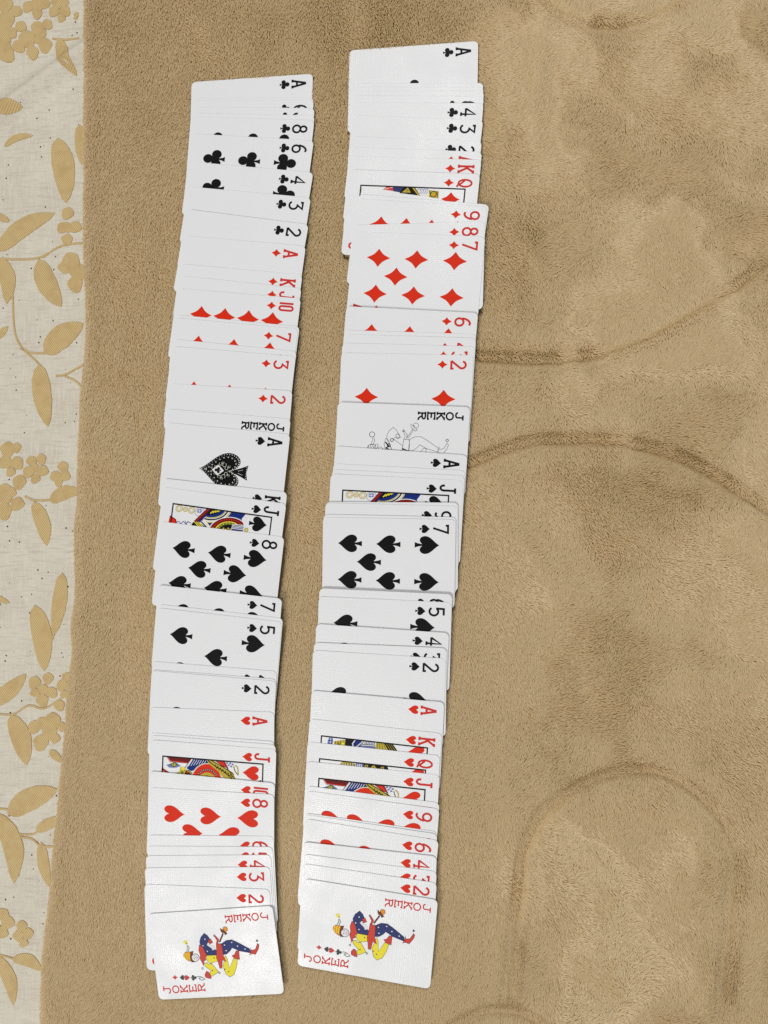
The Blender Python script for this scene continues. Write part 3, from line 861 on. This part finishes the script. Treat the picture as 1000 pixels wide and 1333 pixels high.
def jester(colour):
    """the jester of the joker card; coordinates from the zoomed photograph"""
    def f(p):
        dx, dy = 225 + 0.12 * p[0] - 193.0, 1195 + 0.12 * p[1] - 1190.5
        e = dy + 0.0693 * dx
        return (-W2 + e * (2 * W2 / 112.5), -H2 + (dx - 0.083 * e) * (87.5 / 163.4))
    a = Art(f)
    line = 'black'
    parts = [
        ('orange', [(110, 392), (128, 372), (160, 366), (186, 370), (192, 420), (186, 472), (160, 466), (130, 446), (108, 418)]),
        ('pale', [(135, 375), (152, 332), (148, 302), (160, 300), (176, 325), (166, 355), (166, 370)]),
        ('brown', [(185, 368), (216, 360), (206, 400), (206, 440), (226, 476), (196, 480), (180, 440)]),
        ('navy', [(345, 165), (380, 190), (412, 238), (425, 270), (380, 265), (366, 290), (400, 310), (440, 330), (470, 350), (470, 395), (420, 406), (360, 402), (330, 350), (300, 300), (290, 260), (305, 210)]),
        ('jred', [(285, 290), (305, 300), (330, 330), (345, 370), (362, 402), (345, 430), (352, 456), (330, 462), (322, 522), (300, 470), (285, 440), (290, 400), (275, 350)]),
        ('yellow', [(360, 405), (470, 400), (476, 465), (420, 482), (395, 490), (370, 470), (355, 440)]),
        ('yellow', [(330, 490), (360, 480), (376, 500), (410, 490), (482, 580), (400, 632), (385, 590), (400, 570), (340, 525)]),
        ('jred', [(350, 575), (372, 582), (386, 610), (400, 652), (370, 652), (335, 640), (330, 610)]),
        ('navy', [(530, 275), (580, 240), (640, 232), (700, 258), (830, 328), (838, 372), (720, 352), (640, 318), (620, 350), (580, 386), (535, 396)]),
        ('yellow', [(530, 520), (545, 470), (560, 400), (580, 430), (602, 540), (650, 430), (692, 440), (680, 520), (650, 602), (600, 634), (560, 602)]),
        ('jred', [(470, 280), (525, 275), (536, 330), (540, 400), (572, 470), (530, 450), (520, 542), (495, 540), (480, 470), (465, 430), (470, 350)]),
        ('jred', [(635, 405), (662, 390), (682, 350), (712, 350), (716, 442), (690, 440), (660, 432)]),
        ('jred', [(840, 310), (848, 342), (862, 340), (890, 330), (915, 268), (932, 285), (925, 322), (890, 386), (850, 380), (822, 396), (838, 365)]),
        ('brown', [(502, 254), (545, 165), (556, 172), (514, 262)]),
        ('orange', [(575 + 27 * math.cos(t), 120 + 27 * math.sin(t)) for t in np.linspace(0, 6.28, 13)[:-1]]),
        ('brown', [(522, 108), (545, 130), (556, 122), (566, 140), (596, 165), (575, 182), (560, 160), (540, 158), (525, 136)]),
        ('jred', [(446, 188), (470, 196), (502, 230), (490, 278), (470, 280), (480, 240)]),
        ('jred', [(382, 240), (412, 226), (434, 262), (400, 284)]),
    ]
    for col, pts in parts:
        if colour: a.P(pts, col)
        a.S(pts, 0.24 if colour else 0.24, line, True)
    if colour:
        for k in range(3): a.S([(124 + k * 22, 378), (118 + k * 24, 418), (130 + k * 22, 452)], 0.5, 'yellow')
        for q in ((325, 300), (370, 360), (350, 230), (430, 340), (575, 350), (640, 260), (700, 300), (560, 290), (780, 330)): a.C(*q, 7, 'white')
        for q in ((415, 565), (590, 575), (440, 430), (550, 550)): a.C(*q, 7, 'brown')
        a.P([(366, 290), (395, 280), (415, 300), (440, 290), (460, 330), (440, 345), (410, 320)], 'white')
        a.P([(137 + (32 if i % 2 else 14) * math.cos(i * math.pi / 8), 265 + (32 if i % 2 else 14) * math.sin(i * math.pi / 8)) for i in range(16)], 'yellow')
        a.C(912, 240, 12, 'grey'); a.C(148, 280, 6, 'black')
    else:
        a.R(137, 265, 28, 0.34, line); a.R(912, 240, 13, 0.34, line)
        for k in range(4): a.S([(118 + k * 18, 380), (112 + k * 20, 440)], 0.3, line)
        for q in ((350, 300), (325, 360), (300, 420)): a.R(*q, 16, 0.4, line)
        a.S([(285, 330), (330, 370), (300, 390), (345, 410)], 0.9, line); a.S([(470, 380), (540, 400), (480, 420)], 1.0, line)
    a.C(236, 430, 42, 'white'); a.R(236, 430, 42, 0.3, line)
    for q in ((224, 410), (224, 440)): a.C(*q, 5, line)
    a.S([(250, 412), (258, 428), (250, 446)], 0.35, 'jred' if colour else line); a.S([(236, 424), (242, 430)], 0.3, line)
    for (u, v) in ((308, 545), (490, 590), (455, 190)): a.R(u, v, 9, 0.3, 'grey' if colour else line)
    for s, u, c_ in (('diamonds', 0, 'jred'), ('spades', 82, 'grey'), ('hearts', 136, 'jred'), ('clubs', 206, 'grey')):
        x, y = a.fm((u, 648)); put_suit(a, s, x, y, 4.0, flip=(s in ('spades', 'hearts')), col=c_ if colour else 'black')
    a.S([(232, 640), (262, 632), (300, 640), (330, 660), (300, 672), (275, 668), (262, 650)], 0.3, line); a.S([(262, 650), (290, 648)], 0.3, line)
    return a.mesh('jester_picture')


def joker_word(colour):
    P = Print()
    col = 'redtext' if colour else 'black'
    for ch, q in zip('JOKER', (6.6, 12.8, 18.7, 24.9, 31.0)):
        put_glyph(P, ch, -W2 + (6.4 if ch != 'R' else 6.6), H2 - q, 0.84, 0.485, 1.08 if not colour else 0.8, col)
    return P.mesh('joker_lettering')


# ---- card body: rounded rectangle, top face at local z = 0
def card_body():
    bm = bmesh.new()
    r, pts = 3.2, []
    for cx_, cy_, a0 in ((H2 - r, W2 - r, 0), (-H2 + r, W2 - r, 90), (-H2 + r, -W2 + r, 180), (H2 - r, -W2 + r, 270)):
        for a_ in np.linspace(a0, a0 + 90, 7):
            pts.append((cx_ + r * math.cos(math.radians(a_)), cy_ + r * math.sin(math.radians(a_))))
    top = [bm.verts.new((x * MM, y * MM, 0)) for x, y in pts]
    bot = [bm.verts.new((x * MM, y * MM, -TH * MM)) for x, y in pts]
    bm.faces.new(top); bm.faces.new(bot[::-1])
    n = len(pts)
    for i in range(n): bm.faces.new((top[i], bot[i], bot[(i + 1) % n], top[(i + 1) % n]))
    me = bpy.data.meshes.new('playing_card'); bm.to_mesh(me); bm.free()
    me.materials.append(M['card'])
    return me


BODY = card_body()
SPADE_ACE = ornate_spade()
JESTER = {True: jester(True), False: jester(False)}
WORD = {True: joker_word(True), False: joker_word(False)}
NAMES = {'A': 'ace', 'K': 'king', 'Q': 'queen', 'J': 'jack', '10': 'ten', '9': 'nine', '8': 'eight', '7': 'seven', '6': 'six', '5': 'five', '4': 'four', '3': 'three', '2': 'two'}
SUIT = {'c': 'clubs', 'd': 'diamonds', 's': 'spades', 'h': 'hearts'}

# (card, top right corner px, slope of the long top edge, x of the left corner px, extra lift of the far edge in mm, label or None)
LEFT = [
    ('Ac', 406.2, 95.7, -0.0705, 251.1, 0, 'ace of clubs at the far end of the left row, lying lowest of that row'),
    ('Kc', 408.1, 126.5, -0.012, None, 0, 'blank edge of a card just below the left row\'s ace of clubs'),
    ('Qc', 408.6, 129.6, -0.008, None, 0, 'mostly hidden queen of clubs in the left row, only the edge of its letter showing'),
    ('Jc', 409.7, 140.6, 0.01, None, 0, 'mostly hidden jack of clubs in the left row, only its hook showing'),
    ('10c', 409.6, 150.0, 0.02, None, 0, 'blank edge of a card directly above the left row\'s eight of clubs'),
    ('8c', 409.3, 156.4, 0.029, None, 0, None),
    ('6c', 408.5, 182.7, 0.056, None, 0, None),
    ('4c', 407.9, 224.5, 0.09, None, 0, None),
    ('3c', 404.8, 257.2, 0.0915, None, 0, None),
    ('2c', 401.7, 291.9, 0.124, None, 0.7, None),
    ('Ad', 398.2, 320.3, 0.0865, None, 0, None),
    ('Kd', 393.8, 357.5, 0.088, None, 0, None),
    ('Jd', 392.6, 375.2, 0.104, None, 0, None),
    ('10d', 391.9, 388.6, 0.083, None, 0, None),
    ('9d', 390.2, 425.0, 0.095, None, 0, 'thin blank card edge between the ten and seven of diamonds in the left row'),
    ('7d', 388.2, 428.1, 0.09, None, 0, None),
    ('4d', 386.2, 457.2, 0.0985, None, 0, 'thin blank card edge between the seven and three of diamonds in the left row'),
    ('3d', 385.0, 463.9, 0.082, None, 0, None),
    ('2d', 380.8, 508.8, 0.0605, None, 0, None),
    ('jokerbw', 378.5, 545.4, 0.0815, None, 0, 'black lettered joker above the ace of spades in the left row, only its word showing'),
    ('As', 377.8, 565.3, 0.095, None, 0, 'ace of spades with a large ornate black spade, in the left row'),
    ('Ks', 374.0, 640.6, 0.11, None, 0, None),
    ('Js', 372.8, 655.7, 0.136, None, 0, None),
    ('8s', 370.3, 699.2, 0.127, None, 0, None),
    ('7s', 369.8, 779.7, 0.112, 202.5, 0.9, None),
    ('6s', 367.7, 804.7, 0.113, 208.0, 0, 'thin blank card edge between the seven and five of spades in the left row'),
    ('5s', 367.0, 809.6, 0.114, None, 0, None),
    ('4s', 361.0, 874.0, 0.0805, 197.5, 0, None),
    ('3s', 360.0, 884.2, 0.078, 197.5, 0, 'thin blank card edge between the four and two of spades in the left row'),
    ('2s', 359.5, 887.0, 0.087, None, 0, None),
    ('Ah', 357.0, 927.3, 0.041, None, 0, None),
    ('Kh', 357.5, 965.4, 0.072, None, 0, 'upper of two thin blank edges between ace and jack of hearts in the left row'),
    ('Qh', 359.0, 969.5, 0.077, None, 0, 'lower of two thin blank edges between ace and jack of hearts in the left row'),
    ('Jh', 359.7, 975.8, 0.078, None, 0, None),
    ('10h', 358.9, 1020.0, 0.1, 194.0, 0.5, None),
    ('8h', 356.6, 1034.5, 0.057, 194.5, 0, None),
    ('6h', 356.2, 1088.7, 0.008, 192.5, 0, None),
    ('5h', 354.8, 1102.5, 0.005, 191.5, 0, None),
    ('4h', 352.6, 1112.9, -0.009, 189.2, 0, None),
    ('3h', 351.7, 1128.7, -0.009, 187.3, 0, None),
    ('2h', 351.7, 1158.0, 0.041, 187.2, 0, None),
    ('jokercol', 355.0, 1179.2, -0.0693, 191.6, 0.4, 'colour joker with a jester lying on top at the near end of the left row'),
]
RIGHT = [
    ('Ac', 623.0, 53.2, -0.072, 454.6, 0, 'ace of clubs at the far end of the right row, apart from the rest'),
    ('Kc', 629.3, 107.9, -0.003, 462.0, 0, 'first blank card edge overlapping the ace of clubs in the right row'),
    ('Qc', 629.8, 113.2, 0.0, None, 0, 'second blank card edge below the ace of clubs in the right row'),
    ('8c', 630.2, 118.6, 0.004, None, 0, 'third blank card edge below the ace of clubs in the right row'),
    ('6c', 630.0, 125.0, 0.005, None, 0, 'mostly hidden six of clubs in the right row, only the curve of its number showing'),
    ('4c', 629.6, 134.2, 0.006, None, 0, None),
    ('3c', 629.0, 156.0, 0.035, None, 0, None),
    ('2c', 627.4, 183.4, 0.035, None, 0, None),
    ('Ad', 627.6, 197.5, 0.035, None, 0, None),
    ('Kd', 626.8, 208.0, 0.03, None, 0, None),
    ('Qd', 625.0, 226.5, 0.035, None, 0.6, None),
    ('10d', 636.8, 266.2, 0.08, 467.5, 0.3, 'blank edge of a card peeking out above the nine of diamonds in the right row'),
    ('9d', 634.6, 268.9, 0.06, None, 0, None),
    ('8d', 631.4, 288.2, -0.028, 460.5, 0, None),
    ('7d', 632.1, 308.0, 0.038, 460.5, 0, 'seven of diamonds in the right row with all seven red diamonds in view'),
    ('6d', 621.8, 407.3, 0.05, 452.0, 1.6, None),
    ('5d', 620.0, 434.8, 0.03, None, 0, 'thin blank edge of a card below the six of diamonds in the right row'),
    ('4d', 619.8, 440.0, 0.03, None, 0, None),
    ('3d', 617.9, 450.8, 0.025, None, 0, None),
    ('2d', 615.2, 462.3, 0.018, 446.5, 0, None),
    ('jokerbw', 610.0, 529.8, 0.037, 443.0, 1.3, 'black and white joker with a line drawn jester, in the middle of the right row'),
    ('As', 606.0, 592.4, 0.07, 440.5, 0.5, None),
    ('Ks', 602.8, 612.3, 0.052, 438.6, 0, 'upper of two thin blank edges between ace and jack of spades in the right row'),
    ('Qs', 602.0, 619.0, 0.047, 437.0, 0, 'lower of two thin blank edges between ace and jack of spades in the right row'),
    ('Js', 599.9, 625.0, 0.048, 435.0, 0, None),
    ('10s', 593.0, 654.2, 0.006, 429.5, 0.8, 'blank edge of a card directly above the nine of spades in the right row'),
    ('9s', 592.7, 658.7, 0.025, 429.0, 0, None),
    ('8s', 590.3, 673.2, 0.022, 427.0, 0.3, 'thin blank card edge between the nine and seven of spades in the right row'),
    ('7s', 589.6, 676.3, 0.018, 426.0, 0, 'seven of spades in the right row with all seven black spades in view'),
    ('6s', 584.3, 773.5, 0.046, 422.4, 2.0, None),
    ('5s', 583.6, 784.1, 0.046, 421.3, 0, None),
    ('4s', 580.2, 823.8, 0.07, 418.3, 0.8, None),
    ('3s', 577.5, 843.6, 0.043, 415.0, 0.5, None),
    ('2s', 576.4, 857.0, 0.063, 413.3, 0, None),
    ('Ah', 574.7, 914.0, 0.09, 411.3, 0.7, None),
    ('Kh', 572.2, 954.5, 0.112, 408.2, 0, None),
    ('Qh', 569.8, 983.3, 0.105, 405.0, 0, None),
    ('Jh', 569.3, 1008.8, 0.105, 403.8, 0, None),
    ('10h', 569.5, 1045.0, 0.13, 403.5, 0, 'thin blank card edge between the jack and nine of hearts in the right row'),
    ('9h', 569.8, 1053.0, 0.14, 403.0, 0, None),
    ('8h', 569.7, 1083.0, 0.144, None, 0, 'upper of two thin blank edges between nine and six of hearts in the right row'),
    ('7h', 569.5, 1086.0, 0.15, None, 0, 'lower of two thin blank edges between nine and six of hearts in the right row'),
    ('6h', 569.3, 1094.0, 0.165, 401.5, 0, None),
    ('4h', 566.6, 1114.9, 0.11, 398.3, 0.5, None),
    ('3h', 566.8, 1134.6, 0.134, 398.0, 0, None),
    ('2h', 567.0, 1149.3, 0.147, 398.0, 0, None),
    ('jokercol', 567.6, 1171.5, 0.163, 400.6, 0.3, 'colour joker with a jester lying on top at the near end of the right row'),
]
SEEN = {'8c': 'its three pip tops showing', '6c': 'three club pips showing', '4c': 'two half clubs showing', '10d': 'a line of four diamonds showing'}

Z0 = 0.0015          # height of the flattened pile the cards lie on
STEP = 0.00042       # card plus the air under it
rects = []           # card footprints for the pile


def lay_row(rows, side):
    ss = np.arange(-0.45, 0.50, 0.0005)
    prof = np.full(ss.shape, Z0)
    zg = Z0
    for k, (code, px, py, slope, lx, lift, label) in enumerate(rows):
        zg = float(np.interp(-unproject(px, py, zg).y, ss, prof)) + STEP + lift * MM     # height of the far edge
        tr = unproject(px, py, zg); pl = unproject(px - 150, py - slope * 150, zg)
        ang = math.atan2(tr.y - pl.y, tr.x - pl.x)
        ux, uy = Vector((math.cos(ang), math.sin(ang), 0)), Vector((-math.sin(ang), math.cos(ang), 0))
        cen = tr - ux * H2 * MM - uy * W2 * MM
        if lx:
            tl = unproject(lx, py - slope * (px - lx), zg)
            cen2 = tl + ux * H2 * MM - uy * W2 * MM
            cen = cen * 0.6 + cen2 * 0.4
        sc = -cen.y
        i0, i1 = np.searchsorted(ss, sc - W2 * MM), np.searchsorted(ss, sc + W2 * MM)
        X, Yp = ss[i0:i1], prof[i0:i1]
        hull = []
        for q in zip(X, Yp):
            while len(hull) > 1 and (hull[-1][0] - hull[-2][0]) * (q[1] - hull[-2][1]) - (hull[-1][1] - hull[-2][1]) * (q[0] - hull[-2][0]) >= 0:
                hull.pop()
            hull.append(q)
        for h0, h1 in zip(hull[:-1], hull[1:]):
            if h0[0] <= sc <= h1[0]: break
        sl = (h1[1] - h0[1]) / (h1[0] - h0[0]) - lift * MM / (2 * W2 * MM)
        zc = h0[1] + (h1[1] - h0[1]) / (h1[0] - h0[0]) * (sc - h0[0]) + lift * MM * 0.5
        # lower the card while it still clears everything under it
        gap = np.min(zc + sl * (X - sc) - Yp)
        zc -= gap
        ztop = zc + STEP
        prof[i0:i1] = np.maximum(Yp, ztop + sl * (X - sc))
        end = ss > sc + W2 * MM          # the soft pile gives way slowly below the near edge
        prof[end] = np.maximum(prof[end], prof[i1 - 1] - 0.033 * (ss[end] - ss[i1 - 1]))
        rx = math.atan(-sl); ry = math.radians(random.uniform(-0.12, 0.12))
        o = bpy.data.objects.new('playing_card', BODY)
        C.objects.link(o)
        o.matrix_world = Matrix.Translation((cen.x, cen.y, ztop)) @ Matrix.Rotation(rx, 4, 'X') @ Matrix.Rotation(ry, 4, 'Y') @ Matrix.Rotation(ang, 4, 'Z')
        rects.append((cen.x, cen.y, ang))
        joker = code.startswith('joker')
        rank, suit = (None, None) if joker else (code[:-1], SUIT[code[-1]])
        if not label:
            label = '%s of %s in the %s row of playing cards' % (NAMES[rank], suit, side)
        if len(label.split()) > 16: print('LONG', label)
        o['label'] = label; o['category'] = 'playing card'; o['group'] = '%s row of overlapping playing cards' % side

        def child(name, me, x=0.0, y=0.0, turn=False):
            ch = bpy.data.objects.new(name, me); C.objects.link(ch); ch.parent = o
            ch.location = (y * MM, -x * MM, 0)
            if turn: ch.rotation_euler = (0, 0, math.pi)
            return ch
        if joker:
            colr = code == 'jokercol'
            child('joker_lettering', WORD[colr]); child('joker_lettering', WORD[colr], turn=True)
            child('jester_picture', JESTER[colr])
        else:
            child('corner_index', index_mesh(rank, suit)); child('corner_index', index_mesh(rank, suit), turn=True)
            if rank in 'KQJ':
                pic, fr = court_mesh(rank, suit)
                child('court_picture', pic); child('border_line', fr)
            elif code == 'As':
                child('ornate_spade', SPADE_ACE, turn=True)
            else:
                for (x, y) in LAYOUT[rank]:
                    pc = child('pip', pip_mesh(suit), x, y, turn=(y <= 0))
                    if rank == 'A': pc.scale = (0.86, 0.84, 1)


lay_row(LEFT, 'left')
lay_row(RIGHT, 'right')

# ------------------------------------------------------------------ fleece pile: short brushed tufts on the blanket
rs = np.random.RandomState(5)
CELL = 0.00070
gxs = np.arange(-0.30, X1, CELL); gys = np.arange(Y0, Y1, CELL)
RX, RY = np.meshgrid(gxs, gys)
RX = (RX + rs.uniform(-.5, .5, RX.shape) * CELL).ravel(); RY = (RY + rs.uniform(-.5, .5, RY.shape) * CELL).ravel()
keep = RX > edge_x(RY) + 0.0002
RX, RY = RX[keep], RY[keep]
RZ, SD = blanket_height(RX, RY)


def brushed(cell, seed, lo=-0.25, hi=0.25):
    t = np.clip((value_noise(RX + 0.006 * value_noise(RX, RY, 0.013, seed + 50), RY + 0.006 * value_noise(RX, RY, 0.013, seed + 60), cell, seed) - lo) / (hi - lo), 0, 1)
    return t * t * (3 - 2 * t)


# nap: zones of the pile were stroked this way and that; direction and lean wander inside them
calm = np.clip((RX - 0.05) / 0.06, 0.30, 1.0)
wx = RX + 0.010 * value_noise(RX, RY, 0.03, 71) + 0.003 * value_noise(RX, RY, 0.008, 73)
wy = RY + 0.010 * value_noise(RX, RY, 0.03, 72) + 0.003 * value_noise(RX, RY, 0.008, 74)
sway = value_noise(wx - wy * 0.3, wy * 0.75, 0.060, 21) * 0.66 + value_noise(wx + wy * 0.5, wy * 0.8, 0.024, 25) * 0.40 + value_noise(wx, wy * 0.6, 0.009, 26) * 0.10
band = value_noise(RX, RY * 0.12, 0.016, 27)
pale = np.clip((sway - 0.02) / 0.45, 0, 1); dull = np.clip((-0.15 - sway) / 0.5, 0, 1)
phi = math.radians(-98) + calm * (1.5 * value_noise(wx, wy, 0.05, 24) + 2.5 * pale + 0.9 * value_noise(wx, wy, 0.02, 28) + 0.4 * value_noise(RX, RY, 0.006, 23)) + 0.25 * band + rs.normal(0, 0.14, RX.shape)
side_k = np.clip((RX - 0.03) / 0.09, 0, 1)
lean = np.radians(63 + 10 * side_k + calm * (9 * pale - 21 * dull) + 4 * band + rs.normal(0, 3.6, RX.shape))
lean = np.clip(lean, 0.4, 1.45)
ln = (0.0039 + 0.0005 * rs.normal(size=RX.shape)) * (0.8 + 0.2 * np.clip(SD / 0.0025, 0, 1))
ln = np.clip(ln, 0.001, 0.006)
d_edge = RX - edge_x(RY)
edge_k = np.clip(1 - d_edge / 0.006, 0, 1)
dirx, diry, dirz = np.sin(lean) * np.cos(phi), np.sin(lean) * np.sin(phi), np.cos(lean)
for sm in SEAMS:                                     # the pile parts along every seam
    dd, vx, vy = dist_poly(RX, RY, sm, True)
    kk = np.exp(-((dd - 0.0055) / 0.0032) ** 2) * 0.35
    vx, vy = vx / (dd + 1e-9), vy / (dd + 1e-9)
    dirx = dirx * (1 - kk) + 0.75 * vx * kk; diry = diry * (1 - kk) + 0.75 * vy * kk; dirz = dirz * (1 - kk) + 0.65 * kk
dirx = dirx * (1 - edge_k) - 0.75 * edge_k; dirz = dirz * (1 - 0.6 * edge_k)
# curved tuft of four points: rises, then lies over
p0 = np.stack([RX, RY, RZ], -1)
dv = np.stack([dirx, diry, dirz], -1); up = np.array([0, 0, 1.0])
p1 = p0 + ln[:, None] * 0.34 * (0.55 * dv + 0.45 * up)
p2 = p1 + ln[:, None] * 0.33 * dv
d3 = dv * np.array([1, 1, 0.55]) + rs.normal(0, 0.09, dv.shape)
p3 = p2 + ln[:, None] * 0.33 * d3
under_card = np.zeros(len(RX), bool)
for (cx_, cy_, an) in rects:
    ca, sa = math.cos(an), math.sin(an)
    near = np.where((abs(RX - cx_) < 0.062) & (abs(RY - cy_) < 0.062) & ~under_card)[0]
    for P_, mg in ((p0, -0.0002), (p2, -0.0006), (p3, -0.0010)):
        dx, dy = P_[near, 0] - cx_, P_[near, 1] - cy_
        lxx, lyy = dx * ca + dy * sa, -dx * sa + dy * ca
        under_card[near] |= (abs(lxx) < H2 * MM + mg) & (abs(lyy) < W2 * MM + mg)
k = ~under_card
pts = np.stack([p0[k], p1[k], p2[k], p3[k]], 1).astype(np.float32)
ncur = len(pts)
hc = bpy.data.hair_curves.new('fleece_pile')
hc.add_curves([4] * ncur)
hc.attributes['position'].data.foreach_set('vector', pts.reshape(-1))
rad = np.tile(np.array([0.00033, 0.00037, 0.00032, 0.00014], np.float32), ncur) * np.repeat(rs.uniform(0.75, 1.25, ncur), 4).astype(np.float32)
ra = hc.attributes.get('radius') or hc.attributes.new('radius', 'FLOAT', 'POINT')
ra.data.foreach_set('value', rad)
hc.materials.append(M['fibre'])
link('fleece_pile', hc, blanket_obj, None, None, None, 'stuff')
